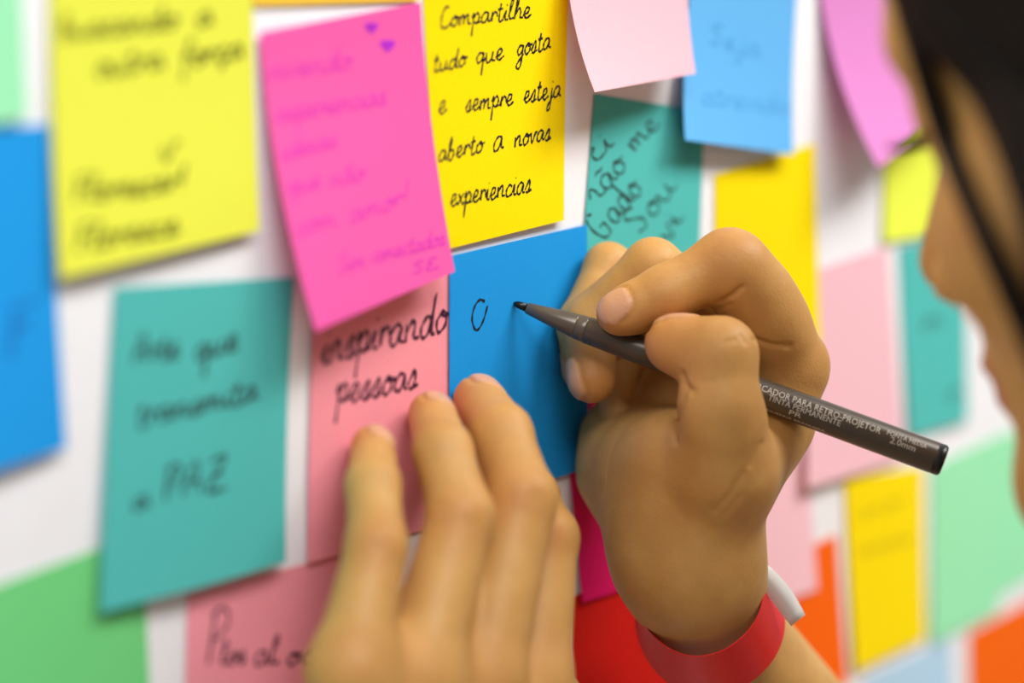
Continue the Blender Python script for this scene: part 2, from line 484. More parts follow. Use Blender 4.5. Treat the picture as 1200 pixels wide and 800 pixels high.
write('compart', [('Compartilhe', (515, 33), (622, 20), 12.5), ('tudo', (507, 85), (546, 77), 12), ('que', (557, 76), (590, 69), 13),
      ('gosta', (605, 67), (645, 57), 13), ('e', (513, 134), (523, 131), 15), ('sempre', (545, 131), (601, 123), 13),
      ('esteja', (613, 121), (657, 113), 13), ('aberto', (513, 190), (566, 178), 13), ('a', (577, 178), (590, 173), 17),
      ('novas', (602, 173), (645, 163), 13), ('experiencias', (527, 242), (622, 225), 14)], 2.9, INK)
write('pink_words', [('inspirando', (376, 428), (524, 388), 25), ('pessoas', (393, 474), (489, 454), 21)], 5.0, INK_PLUM)
ink_part('blue_center', 'handwritten_letter', [catmull([(568, 353), (562, 351), (556, 359), (553, 373), (556, 385), (561, 385), (567, 373), (571, 358)], 4)], 3.4, INK)
PP = dict(perp=True)
write('teal_mid', [('Ei', (699, 190), (720, 168), 13, PP), ('n\u00e3o', (696, 241), (738, 193), 16, PP), ('me', (744, 178), (775, 146), 13, PP),
      ('Gado', (708, 282), (755, 220), 17, PP), ('Sou', (750, 276), (795, 219), 15, PP), ('vi', (786, 284), (802, 254), 14, PP)], 3.4, INK_GREY)
write('hot_pink', [('vivendo', (313, 94), (412, 80), 14), ('experiencias', (325, 143), (452, 122), 14), ('ideias', (330, 188), (394, 172), 13),
      ('que', (337, 227), (376, 220), 13), ('n\u00e3o', (386, 220), (427, 211), 13), ('com', (347, 276), (395, 264), 13),
      ('amor!', (410, 262), (478, 238), 14), ('Sim', (395, 322), (428, 311), 11), ('conectados', (436, 308), (521, 287), 11), ('SE', (482, 322), (514, 314), 7)], 2.6, INK_PURPLE)
for cx, cy, r in ((435, 32, 7.5), (454, 53, 8.5)):
    hearts = []
    for k in range(5):
        q = r * (1 - k * 0.22)
        hearts.append([(cx + q * 0.95 * (math.sin(a) ** 3), cy - q * 0.85 * (0.81 * math.cos(a) - 0.31 * math.cos(2 * a) - 0.12 * math.cos(3 * a) - .06 * math.cos(4 * a)))
                       for a in np.linspace(0, 2 * math.pi, 22)])
    ink_part('hot_pink', 'heart_drawing', hearts, 2.8, INK_HEART)
write('lime', [('buscando', (70, 46), (208, 32), 14), ('a', (230, 33), (250, 27), 15), ('outra', (113, 91), (192, 80), 15),
      ('for\u00e7a', (212, 80), (286, 66), 16), ('v', (186, 192), (208, 184), 20), ('Florescer!', (86, 238), (216, 222), 15),
      ('Floresce', (88, 296), (210, 274), 16)], 5.4, INK_OLIVE)
write('teal_left', [('Arte', (156, 427), (210, 418), 17), ('que', (228, 424), (279, 410), 19), ('transmita', (160, 501), (302, 468), 16),
      ('a', (155, 599), (176, 592), 13), ('PAZ', (190, 586), (265, 572), 19)], 5.4, INK_GREY)
write('pink_low', [('P', (240, 779), (266, 776), 31), ('los', (258, 779), (288, 776), 14), ('al', (297, 780), (327, 777), 17), ('os', (335, 780), (366, 775), 14)], 4.2, INK_PLUM)
write('blue_top', [('Seja', (830, 50), (892, 68), 12), ('atrevida', (822, 122), (926, 134), 12)], 2.2, INK_BLUE)
write('yellow_low', [('amor', (1006, 608), (1058, 592), 9), ('sempre', (1006, 652), (1068, 634), 9)], 1.6, INK_OCHRE)
write('teal_right', [('oi', (1078, 388), (1106, 380), 12), ('a', (1108, 472), (1126, 466), 14)], 2.6, INK_GREY)
write('blue_edge', [('F', (6, 418), (40, 410), 30)], 7, plain_mat('navy_ink', (10, 100, 180), .6))

# ------------------------------------------------------------------ marker pen
PT = cam3(602, 355, wall_z(602, 355, 0.0012)); PE = cam3(1106, 540, 0.588)
PDIR = (PE - PT); PLEN = np.linalg.norm(PDIR); PDIR /= PLEN
_toc = -PT / np.linalg.norm(PT)
PUP = _toc - PDIR * np.dot(_toc, PDIR); PUP /= np.linalg.norm(PUP)      # faces the camera
PSD = np.cross(PDIR, PUP)
PEN_GREY = plain_mat('pen_grey_brown', (84, 74, 62), 0.34, 0.5, 0.25)
PEN_CONE = plain_mat('pen_cone_grey', (98, 88, 76), 0.3, 0.5, 0.25)
BLACK = plain_mat('black_plastic', (18, 18, 18), 0.35)
WHITE_PRINT = plain_mat('white_print', (214, 208, 196), 0.5)


def lathe(name, prof, mat, parent, seg=48):
    V = []; Fs = []
    for s, r in prof:
        for k in range(seg):
            a = 2 * math.pi * k / seg
            V.append(to_world(PT + PDIR * s + r * (math.cos(a) * PUP + math.sin(a) * PSD)))
    for i in range(len(prof) - 1):
        for k in range(seg):
            k2 = (k + 1) % seg
            Fs.append((i * seg + k, i * seg + k2, (i + 1) * seg + k2, (i + 1) * seg + k))
    Fs.append(tuple(range(seg))[::-1]); Fs.append(tuple((len(prof) - 1) * seg + k for k in range(seg)))
    me = mesh_from(name, V, Fs)
    me.polygons.foreach_set('use_smooth', [len(p.vertices) == 4 for p in me.polygons])
    return link_obj(name, me, mat, parent)


pen = bpy.data.objects.new('marker_pen', None); C.objects.link(pen)
tag(pen, 'grey brown marker pen with white lettering held by the writing hand', 'pen')
mm = 0.001
lathe('nib', [(0, .35 * mm), (.6 * mm, .8 * mm), (1.6 * mm, 1.1 * mm), (4.4 * mm, 1.3 * mm)], BLACK, pen)
lathe('nib_cone', [(4.2 * mm, 1.5 * mm), (4.5 * mm, 1.75 * mm), (12 * mm, 2.75 * mm), (20 * mm, 3.7 * mm), (20.4 * mm, 3.6 * mm)], PEN_CONE, pen)
lathe('grip_ring', [(20.2 * mm, 3.5 * mm), (20.5 * mm, 3.8 * mm), (23.2 * mm, 3.95 * mm), (23.6 * mm, 3.8 * mm)], PEN_CONE, pen)
barrel = lathe('barrel', [(23.4 * mm, 3.8 * mm), (23.8 * mm, 4.1 * mm), (40 * mm, 4.35 * mm), (60 * mm, 4.6 * mm), (PLEN - 3.2 * mm, 4.75 * mm), (PLEN - 2.6 * mm, 4.65 * mm)], PEN_GREY, pen)
lathe('end_plug', [(PLEN - 2.8 * mm, 4.4 * mm), (PLEN - 2.6 * mm, 4.7 * mm), (PLEN - .6 * mm, 4.7 * mm), (PLEN, 4.2 * mm), (PLEN, 0.5 * mm)], BLACK, pen)


def pen_text(text, s0, s1, ang, height):
    """print along the barrel: s0..s1 metres from the tip, ang = angle of the line round the barrel"""
    cu = bpy.data.curves.new('print', 'FONT'); cu.body = text; cu.size = 1.0; cu.resolution_u = 2
    ob = bpy.data.objects.new('print', cu); C.objects.link(ob)
    bpy.context.view_layer.update()
    me = bpy.data.meshes.new_from_object(ob.evaluated_get(bpy.context.evaluated_depsgraph_get()))
    bpy.data.objects.remove(ob)
    bm = bmesh.new(); bm.from_mesh(me)
    bmesh.ops.triangulate(bm, faces=bm.faces)
    lng = [e for e in bm.edges if abs(e.verts[0].co.y - e.verts[1].co.y) > 0.2]
    bmesh.ops.subdivide_edges(bm, edges=lng, cuts=3)
    bmesh.ops.triangulate(bm, faces=bm.faces)
    bm.to_mesh(me); bm.free()
    n = len(me.vertices); co = np.empty(n * 3, np.float32); me.vertices.foreach_get('co', co); co = co.reshape(-1, 3)
    x0, x1 = co[:, 0].min(), co[:, 0].max(); h = 0.72
    s = s0 + (co[:, 0] - x0) / (x1 - x0) * (s1 - s0)
    R = (4.6 + 0.15 * np.clip((s - .06) / .077, 0, 1)) * mm + .00006
    th = ang + (co[:, 1] - h * 0.5) / h * height / (4.7 * mm)
    R = R[:, None]
    P = PT[None] + PDIR[None] * s[:, None] + R * (np.cos(th)[:, None] * PUP[None] + np.sin(th)[:, None] * UPS[None])
    P = to_world(P)
    me.vertices.foreach_set('co', P.astype(np.float32).ravel()); me.update()
    return link_obj('print', me, WHITE_PRINT, barrel)


UPS = PSD if PSD[1] > 0 else -PSD


def pen_s(px):      # distance along the pen at a picture column
    lo, hi = 0, PLEN
    for _ in range(40):
        mid = (lo + hi) / 2; p = PT + PDIR * mid
        if p[0] / -p[2] * FPX + 600 < px: lo = mid
        else: hi = mid
    return lo


pen_text('MARCADOR PARA RETRO-PROJETOR', pen_s(872), pen_s(1029), 0.42, 2.1 * mm)
pen_text('TINTA PERMANENTE', pen_s(901), pen_s(985), -0.02, 1.8 * mm)
pen_text('PR', pen_s(928), pen_s(942), -0.45, 1.6 * mm)
pen_text('PONTA M\u00c9DIA', pen_s(1036), pen_s(1082), 0.5, 1.5 * mm)
pen_text('2.0mm', pen_s(1042), pen_s(1071), 0.12, 1.9 * mm)
pen_text('INDUSTRIA BRASILEIRA', pen_s(897), pen_s(972), -0.95, 0.9 * mm)


# ------------------------------------------------------------------ implicit body modelling
def smin(a, b, k):
    h = np.maximum(k - np.abs(a - b), 0) / k
    return np.minimum(a, b) - h * h * k * 0.25


class Vol:
    def __init__(s, lo, hi, h):
        s.lo = np.array(lo, float); s.h = h
        s.n = np.maximum(4, np.ceil((np.array(hi) - s.lo) / h).astype(int) + 1)
        s.D = np.full(tuple(s.n), 0.05, np.float32)
        s.ax = [(s.lo[i] + h * np.arange(s.n[i])).astype(np.float32) for i in range(3)]

    def box(s, lo, hi):
        a = np.clip(np.floor((np.array(lo) - s.lo) / s.h).astype(int), 0, s.n)
        b = np.clip(np.ceil((np.array(hi) - s.lo) / s.h).astype(int) + 1, 0, s.n)
        sl = tuple(slice(a[i], b[i]) for i in range(3))
        g = (s.ax[0][sl[0]][:, None, None], s.ax[1][sl[1]][None, :, None], s.ax[2][sl[2]][None, None, :])
        return sl, g


def cone_d(g, a, b, r1, r2):
    a = np.asarray(a, np.float32); ba = np.asarray(b, np.float32) - a
    X, Y, Z = g[0] - a[0], g[1] - a[1], g[2] - a[2]
    t = np.clip((X * ba[0] + Y * ba[1] + Z * ba[2]) / float(ba @ ba + 1e-12), 0, 1)
    return np.sqrt((X - t * ba[0]) ** 2 + (Y - t * ba[1]) ** 2 + (Z - t * ba[2]) ** 2) - (r1 + (r2 - r1) * t)


def ell_d(g, c, r, R=None):
    X, Y, Z = g[0] - c[0], g[1] - c[1], g[2] - c[2]
    if R is not None:
        R = np.asarray(R)
        X, Y, Z = (R[0][0] * X + R[0][1] * Y + R[0][2] * Z, R[1][0] * X + R[1][1] * Y + R[1][2] * Z, R[2][0] * X + R[2][1] * Y + R[2][2] * Z)
    k0 = np.sqrt((X / r[0]) ** 2 + (Y / r[1]) ** 2 + (Z / r[2]) ** 2)
    k1 = np.sqrt((X / r[0] ** 2) ** 2 + (Y / r[1] ** 2) ** 2 + (Z / r[2] ** 2) ** 2) + 1e-9
    return k0 * (k0 - 1) / k1


def chain(vol, pts, rads, k_in=0.003, k_root=0.006, k_tip=0.0005, fall=0.022, root=None, extra=()):
    """a finger or limb: tapered segments, blended into what is there near its root only"""
    P = np.array(pts); m = max(rads) + 0.014
    sl, g = vol.box(P.min(0) - m, P.max(0) + m)
    d = None
    for i in range(len(P) - 1):
        e = cone_d(g, P[i], P[i + 1], rads[i], rads[i + 1])
        d = e if d is None else smin(d, e, k_in)
    for c, r, kk in extra:
        e = np.sqrt((g[0] - c[0]) ** 2 + (g[1] - c[1]) ** 2 + (g[2] - c[2]) ** 2) - r
        d = smin(d, e, kk)
    rt = P[0] if root is None else root
    q = np.sqrt((g[0] - rt[0]) ** 2 + (g[1] - rt[1]) ** 2 + (g[2] - rt[2]) ** 2)
    tt = np.clip((q - 0.010) / fall, 0, 1)
    k = k_root * (1 - tt) + k_tip * tt
    vol.D[sl] = smin(vol.D[sl], d.astype(np.float32), k.astype(np.float32))


def blob(vol, c, r, k=0.006, R=None):
    c = np.asarray(c); m = max(r) + k + 0.008
    sl, g = vol.box(c - m, c + m)
    vol.D[sl] = smin(vol.D[sl], ell_d(g, c, r, R).astype(np.float32), k)


def surface_nets(vol):
    D = vol.D.copy()
    for ax in range(3):
        s0 = [slice(None)] * 3; s0[ax] = 0; D[tuple(s0)] = np.maximum(D[tuple(s0)], 1e-4)
        s0[ax] = -1; D[tuple(s0)] = np.maximum(D[tuple(s0)], 1e-4)
    S = D < 0
    cs = [(i, j, k) for i in (0, 1) for j in (0, 1) for k in (0, 1)]
    n = S.shape
    cnt = np.zeros(tuple(x - 1 for x in n), np.uint8)
    for i, j, k in cs:
        cnt += S[i:n[0] - 1 + i, j:n[1] - 1 + j, k:n[2] - 1 + k]
    act = (cnt > 0) & (cnt < 8)
    idx = np.argwhere(act)
    vals = np.stack([D[idx[:, 0] + i, idx[:, 1] + j, idx[:, 2] + k] for i, j, k in cs], 1)
    pos = np.zeros((len(idx), 3)); num = np.zeros(len(idx))
    for a in range(8):
        for b in range(a + 1, 8):
            if sum(abs(cs[a][q] - cs[b][q]) for q in range(3)) != 1: continue
            va, vb = vals[:, a], vals[:, b]
            mk = (va < 0) != (vb < 0)
            t = np.where(mk, va / np.where(mk, va - vb, 1), 0)
            pa, pb = np.array(cs[a], float), np.array(cs[b], float)
            pos += mk[:, None] * (pa + t[:, None] * (pb - pa)); num += mk
    V = vol.lo + vol.h * (idx + pos / num[:, None])
    idm = np.full(cnt.shape, -1, np.int64); idm[act] = np.arange(len(idx))
    quads = []
    for ax in range(3):
        a1, a2 = (ax + 1) % 3, (ax + 2) % 3
        sA = [slice(None)] * 3; sB = [slice(None)] * 3
        sA[ax] = slice(0, n[ax] - 1); sB[ax] = slice(1, n[ax])
        for q in (a1, a2):
            sA[q] = slice(1, n[q] - 1); sB[q] = slice(1, n[q] - 1)
        A = S[tuple(sA)]; B = S[tuple(sB)]
        e = np.argwhere(A != B); flip = A[e[:, 0], e[:, 1], e[:, 2]]
        e = e.copy(); e[:, a1] += 1; e[:, a2] += 1

        def cell(d1, d2):
            c = e.copy(); c[:, a1] += d1; c[:, a2] += d2
            return idm[c[:, 0], c[:, 1], c[:, 2]]
        q = np.stack([cell(-1, -1), cell(0, -1), cell(0, 0), cell(-1, 0)], 1)
        q[~flip] = q[~flip][:, ::-1]
        quads.append(q)
    Q = np.concatenate(quads)
    return V, Q[(Q >= 0).all(1)]


def vnormals(V, Q):
    nf = np.cross(V[Q[:, 2]] - V[Q[:, 0]], V[Q[:, 3]] - V[Q[:, 1]])
    N = np.zeros_like(V)
    for k in range(4):
        np.add.at(N, Q[:, k], nf)
    return N / (np.linalg.norm(N, axis=1, keepdims=True) + 1e-12)


def seg_px_dist(px, pts):
    best = np.full(len(px), 1e9)
    for a, b in zip(pts[:-1], pts[1:]):
        a = np.array(a, float); b = np.array(b, float); ba = b - a
        t = np.clip(((px - a) @ ba) / (ba @ ba), 0, 1)
        best = np.minimum(best, np.linalg.norm(px - a - t[:, None] * ba, axis=1))
    return best


def unit(v):
    v = np.asarray(v, float); return v / np.linalg.norm(v)


PIECES = []      # (V world, Q, attrs)


def finish(V, Q, nails=(), creases=(), flush=(), lips=()):
    N = vnormals(V, Q)
    px = np.stack([V[:, 0] / -V[:, 2] * FPX + 600, 400 - V[:, 1] / -V[:, 2] * FPX], 1)
    view = -V / np.linalg.norm(V, axis=1, keepdims=True)
    facing = np.einsum('ij,ij->i', N, view)
    disp = np.zeros(len(V)); nail = np.zeros(len(V)); fl = np.zeros(len(V)); lp = np.zeros(len(V))
    for pts, wpx, depth, zr in creases:
        d = seg_px_dist(px, pts)
        ok = (facing > 0.0) & (-V[:, 2] < zr)
        disp -= ok * depth * np.exp(-(d / wpx) ** 2)
    for c, axis, nrm, ln, wd in nails:
        a = unit(axis); nn = unit(nrm - a * np.dot(nrm, a)); b = np.cross(a, nn)
        q = V - c
        la, lb, lc = q @ a, q @ b, q @ nn
        e = (np.abs(la) / (ln / 2)) ** 3.0 + (np.abs(lb) / (wd / 2)) ** 3.0
        ok = (lc > 0.0005) & (lc < 0.0105) & (N @ nn > 0.05)
        mk = ok * np.clip((1.15 - e) / 0.3, 0, 1)
        nail = np.maximum(nail, mk)
        disp += 0.00022 * mk - ok * 0.00045 * np.exp(-((e - 1.35) / 0.35) ** 2)
    for c, r, amt in flush:
        fl = np.maximum(fl, amt * np.exp(-(np.linalg.norm(V - c, axis=1) / r) ** 2))
    for c, r in lips:
        q = (V - c[0]) @ np.array(c[1]).T
        lp = np.maximum(lp, np.clip(2.2 - 1.6 * np.linalg.norm(q / np.array(r), axis=1), 0, 1))
    V = V + N * disp[:, None]
    PIECES.append((to_world(V), Q, dict(nail=nail, flush=fl, lips=lp)))


def px_r(rpx, z): return rpx * z / FPX


# ---- the writing hand (right hand), joints as (pixel x, pixel y, camera depth)
H = lambda x, y, z: cam3(x, y, z + .008)
vol = Vol(cam3(640, 930, .56) * [1, 1, 0] + [0, 0, -.745], [H(1080, 250, .72)[0], H(1080, 250, .6)[1] + .004, -.545], 0.0008)
wrist = H(815, 672, .602)
elb = H(1006, 985, .735)
# palm
for a, b, r1, r2, k in [
    (H(922, 438, .606), H(824, 640, .603), .0112, .0125, .008),
    (H(885, 425, .626), H(822, 640, .608), .0115, .0150, .008),
    (H(838, 440, .640), H(805, 645, .612), .0110, .0150, .008),
    (H(795, 470, .646), H(785, 655, .614), .0105, .0150, .008),
    (H(738, 545, .628), H(802, 655, .612), .0140, .0132, .014), (H(722, 505, .633), H(738, 550, .628), .0100, .0140, .014), (H(765, 465, .638), H(800, 520, .625), .0110, .0130, .010),      # heel of the hand
    (H(845, 548, .583), H(808, 652, .597), .0125, .0165, .010),      # thumb metacarpal
    (H(800, 540, .594), H(790, 630, .600), .0165, .0160, .012),      # thenar
    (H(760, 550, .610), H(795, 640, .604), .0145, .0145, .016),
]:
    chain(vol, [a, b], [r1, r2], k_root=k, k_tip=k)
# wrist and forearm (oval)
chain(vol, [wrist, H(843, 742, .627), elb], [.0178, .0180, .0280], k_root=.014, k_tip=.012)
chain(vol, [H(812, 670, .618), H(836, 742, .645), elb], [.0160, .0190, .0300], k_root=.014, k_tip=.012)
# web between thumb and index
chain(vol, [H(868, 560, .586), H(915, 500, .600)], [.0085, .0075], k_root=.016, k_tip=.014)
# pinky, ring, middle (far to near), then index and thumb
F_pky = [H(800, 460, .644), H(746, 395, .634), H(718, 440, .627), H(724, 478, .624)]
chain(vol, F_pky, [.0085, .0075, .0068, .0060])
F_rng = [H(845, 420, .640), H(713, 313, .6255), H(680, 380, .6155), H(682, 432, .622)]
chain(vol, F_rng, [.0090, .0074, .0070, .0064])
F_mid = [H(890, 412, .624), H(765, 313, .609), H(692, 378, .6135), H(693, 444, .607)]
chain(vol, F_mid, [.0100, .0086, .0082, .0074])
F_idx = [H(925, 425, .604), H(853, 309, .590), H(778, 345, .5875), H(724, 367, .5872)]
chain(vol, F_idx, [.0118, .0098, .0080, .0064], k_in=.004, extra=[(H(866, 318, .589), .0098, .005), (H(889, 348, .594), .0110, .006), (H(742, 362, .5885), .0071, .004), (H(905, 380, .598), .0108, .006)])
F_thm = [H(848, 548, .579), H(843, 470, .5695), H(843, 416, .570), H(787, 402, .5775)]
chain(vol, F_thm, [.0122, .0110, .0105, .0078], k_in=.004, k_root=.012, extra=[(H(800, 405, .5755), .0085, .004), (H(850, 500, .573), .0113, .006)])
V, Q = surface_nets(vol)
nails = [
    (F_idx[3] + np.array([-.0012, .0002, .002]), F_idx[3] - F_idx[2], np.array([-.45, .5, .75]), .0115, .0098),
    (F_mid[3] + np.array([-.001, -.0005, 0]), F_mid[3] - F_mid[2], np.array([-.95, .1, .25]), .0120, .0105),
    (F_rng[3], F_rng[3] - F_rng[2], np.array([-.95, .1, -.1]), .0110, .0100),
    (F_thm[3], F_thm[3] - F_thm[2], np.array([-.2, .9, -.35]), .0130, .0120),
]
creases = [
    ([(846, 353), (858, 346), (870, 336)], 3.0, .0009, .60), ([(842, 362), (856, 356)], 2.5, .0005, .60),
    ([(884, 397), (905, 404), (926, 405)], 2.6, .0008, .61),
    ([(800, 438), (803, 450), (812, 458)], 3.0, .0010, .60), ([(804, 455), (797, 480), (789, 505), (792, 518)], 3.0, .0009, .60),
    ([(868, 393), (874, 402)], 2.2, .0004, .60), ([(852, 400), (862, 398)], 2.2, .0004, .60), ([(820, 448), (835, 446)], 2.5, .0003, .6),
    ([(838, 598), (856, 580), (870, 556)], 5.0, .0005, .62), ([(848, 604), (868, 580)], 4.0, .0004, .62),
    ([(880, 545), (892, 520)], 4.0, .0005, .62),
    ([(775, 378), (780, 366)], 2.5, .0003, .6),
]
fl = [(F_idx[3], .009, .55), (F_thm[3], .012, .6), (F_thm[2], .009, .35), (F_mid[3], .010, .75), (H(853, 300, .583), .012, .25), (F_idx[0], .014, .15), (F_rng[3], .010, .6), (H(820, 560, .58), .018, .2)]
finish(V, Q, nails, creases, fl)

# ---- the hand holding the note (left hand): joints as (pixel x, pixel y, distance from the wall)
K = lambda x, y, d: cam3(x, y, wall_z(x, y, d))
L_pky = [K(412, 785, .037), K(441, 640, .031), K(437, 568, .0215), K(437, 524, .0085)]
L_rng = [K(490, 795, .043), K(540, 606, .037), K(519, 528, .0255), K(506, 486, .0088)]
L_mid = [K(565, 792, .047), K(611, 585, .041), K(588, 508, .0275), K(561, 468, .0092)]
L_idx = [K(621, 795, .045), K(639, 630, .037), K(622, 582, .0215), K(600, 556, .0090)]
L_wr = K(520, 1010, .046)
lo = np.minimum(np.minimum(L_pky[3], L_wr), L_mid[0]) - .03
vol = Vol([cam3(330, 500, .5)[0], cam3(500, 1075, .5)[1], -.64], [cam3(720, 500, .58)[0], cam3(500, 420, .6)[1] , -.475], 0.0008)
for (x, y, d), r in (((412, 785, .037), .0105), ((490, 795, .042), .0112), ((565, 792, .046), .0115), ((621, 797, .044), .0112)):
    a = K(x, y, d); bx = 520 + (x - 530) * .45
    chain(vol, [a, K(bx, 990, .044)], [r, .0165], k_root=.010, k_tip=.012)
chain(vol, [K(440, 850, .038), K(585, 850, .043)], [.0112, .0122], k_root=.012, k_tip=.012)
chain(vol, [K(425, 800, .037), K(495, 806, .041)], [.0092, .0100], k_root=.010, k_tip=.010)
chain(vol, [K(590, 980, .042), K(632, 880, .038), K(641, 822, .034)], [.015, .0120, .0108], k_root=.014, k_tip=.004)   # thumb
chain(vol, [K(520, 960, .045), K(560, 1090, .052)], [.021, .020], k_root=.014, k_tip=.012)
chain(vol, [K(480, 960, .043), K(530, 1090, .050)], [.019, .019], k_root=.014, k_tip=.012)
for Pf, rr in ((L_pky, [.0104, .0077, .0069, .0061]), (L_rng, [.0110, .0089, .0077, .0067]), (L_idx, [.0112, .0092, .0080, .0070]), (L_mid, [.0110, .0095, .0083, .0074])):
    chain(vol, Pf, rr, k_in=.003, k_root=.006, fall=.022)
V, Q = surface_nets(vol)
nails = []
upw = M.T @ np.array([.10, -.95, .85])
for Pf, ln, wd in ((L_pky, .0100, .0090), (L_rng, .0115, .0105), (L_mid, .0120, .0112), (L_idx, .0115, .0105)):
    nails.append((Pf[3] + unit(upw) * .001 - unit(Pf[3] - Pf[2]) * .0005 + M.T @ np.array([.0008, 0, .0012]), Pf[3] - Pf[2], upw, ln, wd))
fl = [(P[3], .010, .35) for P in (L_pky, L_rng, L_mid, L_idx)] + [(P[1] + unit(-P[1]) * .008, .0075, .45) for P in (L_pky, L_rng, L_mid, L_idx)] + \
     [(P[0] + unit(-P[0]) * .010, .012, .25) for P in (L_pky, L_rng, L_mid, L_idx)]
cr = []
for x, y, s in ((443, 641, 1), (551, 612, 1), (629, 580, 1)):
    for dy in (-5, 0, 5):
        cr.append(([(x - 9, y + dy - 1), (x, y + dy + 1), (x + 9, y + dy - 1)], 2.2, .00022, .62))
finish(V, Q, nails, cr, fl)

# ---- head (profile, looking down at the writing), local axes: forward, left, up in mm
_hy, _hpch, _hr = .715, .192, .23                  # turn, nod and tilt of the head
HF = np.array([-math.cos(_hy) * math.cos(_hpch), -math.sin(_hpch), -math.sin(_hy) * math.cos(_hpch)])
HU = np.array([-math.sin(_hr), math.cos(_hr), 0]); HU = unit(HU - HF * np.dot(HU, HF))
HL = np.cross(HU, HF)
HR = np.stack([HF, HL, HU])                       # rows
NOSE = cam3(1083, 326.7, .518)
HO = NOSE - HR.T @ (np.array([112, 0, -38]) * mm)


def hp(f_, l_, u_): return HO + HR.T @ (np.array([f_, l_, u_], float) * mm)


class LVol(Vol): pass


vol = LVol(HO - .16, HO + .16, 0.0022)
sl, g0 = vol.box(HO - .2, HO + .2)
dx, dy, dz = g0[0] - HO[0], g0[1] - HO[1], g0[2] - HO[2]
gl = tuple((HR[i][0] * dx + HR[i][1] * dy + HR[i][2] * dz) * 1000 for i in range(3))    # local mm
d = ell_d(gl, (-8, 0, 35), (96, 76, 88))
d = smin(d, ell_d(gl, (38, 0, -30), (52, 56, 74)), 22)
d = smin(d, ell_d(gl, (45, 0, 36), (45, 60, 46)), 18)
for s in (-1, 1):
    d = smin(d, cone_d(gl, (15, s * 46, -55), (80, s * 8, -96), 18, 13), 18)
    d = smin(d, ell_d(gl, (56, s * 36, -34), (28, 25, 26)), 18)
    d = smin(d, cone_d(gl, (83, s * 8, 16), (73, s * 44, 15), 9, 8.5), 14)
d = smin(d, ell_d(gl, (68, 0, -62), (26, 32, 30)), 14)
d = smin(d, cone_d(gl, (80, -3, -97), (80, 3, -97), 15, 15), 12)
for s in (-1, 1):       # eye sockets, then lidded eyes
    e = ell_d(gl, (94, s * 27, 1), (13, 12, 9))
    d = -smin(-d, e, 12)
    d = smin(d, ell_d(gl, (72, s * 32, -1), (13, 15, 13)), 6)
d = smin(d, cone_d(gl, (82, 0, 6), (103, 0, -35), 6.5, 8.5), 9)
for s in (-1, 1):
    d = smin(d, ell_d(gl, (94, s * 11, -40), (10, 7.5, 7.5)), 5)
    d = -smin(-d, ell_d(gl, (97, s * 7, -48), (7, 4, 4)), 2)
d = smin(d, ell_d(gl, (86, 0, -62), (12, 22, 5.5)), 4)
d = smin(d, ell_d(gl, (84.5, 0, -71), (12, 20, 6)), 4)
d = smin(d, cone_d(gl, (-18, 0, -50), (-30, 0, -175), 50, 54), 20)
for s in (-1, 1):
    d = smin(d, ell_d(gl, (-5, s * 76, -5), (16, 6, 30)), 5)
vol.D[sl] = (d * 0.001).astype(np.float32)
V, Q = surface_nets(vol)
HEAD_BVH = BVHTree.FromPolygons([Vector(v) for v in V], Q.tolist())
finish(V, Q, lips=[((hp(92, 0, -66), HR), (.012, .024, .0105))], flush=[(hp(108, 0, -38), .014, .35), (hp(60, 50, -30), .03, .25)])

# ---- arms, shoulders and neck in coarse form, outside the picture
vol = Vol([-.45, -.98, -1.05], [.72, -.05, -.30], 0.008)
lel = K(560, 1085, .052)
head_base = hp(-28, 0, -165)
down = M.T @ np.array([0, 0, -1.0]); outw = M.T @ np.array([0, -1.0, 0]); alng = M.T @ np.array([1.0, 0, 0])
chest = head_base + down * .13 + outw * .10 + alng * .06
shL = head_base + down * .07 + outw * .12 - alng * .10
shR = head_base + down * .07 + outw * .05 + alng * .24
elL = lel + down * .20 + outw * .07 + alng * .05
chain(vol, [lel, elL], [.024, .040], k_root=.02, k_tip=.02)
chain(vol, [elL, shL], [.040, .052], k_root=.02, k_tip=.02)
chain(vol, [elb, elb + down * .05 + alng * .12 + outw * .06], [.030, .042], k_root=.02, k_tip=.02)
chain(vol, [elb + down * .05 + alng * .12 + outw * .06, shR], [.042, .052], k_root=.02, k_tip=.02)
chain(vol, [head_base, chest], [.055, .075], k_root=.03, k_tip=.03)
chain(vol, [shL, shR], [.050, .050], k_root=.015, k_tip=.015)
V, Q = surface_nets(vol)
finish(V, Q)

# ---- join the person's body into one mesh
person = bpy.data.objects.new('person', None); C.objects.link(person)
tag(person, 'person with long dark hair bending close to write on the blue note', 'person')
base = 0; Vs = []; Qs = []; att = dict(nail=[], flush=[], lips=[])
for V, Q, A in PIECES:
    Vs.append(V); Qs.append(Q + base); base += len(V)
    for k in att: att[k].append(A[k])
me = mesh_from('body', np.concatenate(Vs), np.concatenate(Qs))
for k in att:
    a = me.attributes.new(k, 'FLOAT', 'POINT'); a.data.foreach_set('value', np.concatenate(att[k]).astype(np.float32))
link_obj('body', me, SKIN, person)

# ---- hair
vol = Vol(HO - .17, HO + .17, 0.003)
sl, g0 = vol.box(HO - .2, HO + .2)
dx, dy, dz = g0[0] - HO[0], g0[1] - HO[1], g0[2] - HO[2]
gl = tuple((HR[i][0] * dx + HR[i][1] * dy + HR[i][2] * dz) * 1000 for i in range(3))
d = ell_d(gl, (-10, 0, 40), (106, 87, 98))
for s in (-1, 1):
    d = smin(d, cone_d(gl, (5, s * 60, 30), (0, s * 66, -70), 26, 24), 20)
    d = smin(d, cone_d(gl, (0, s * 66, -70), (20, s * 62, -150), 24, 20), 20)
d = smin(d, cone_d(gl, (-60, 0, 0), (-75, 0, -140), 50, 46), 30)
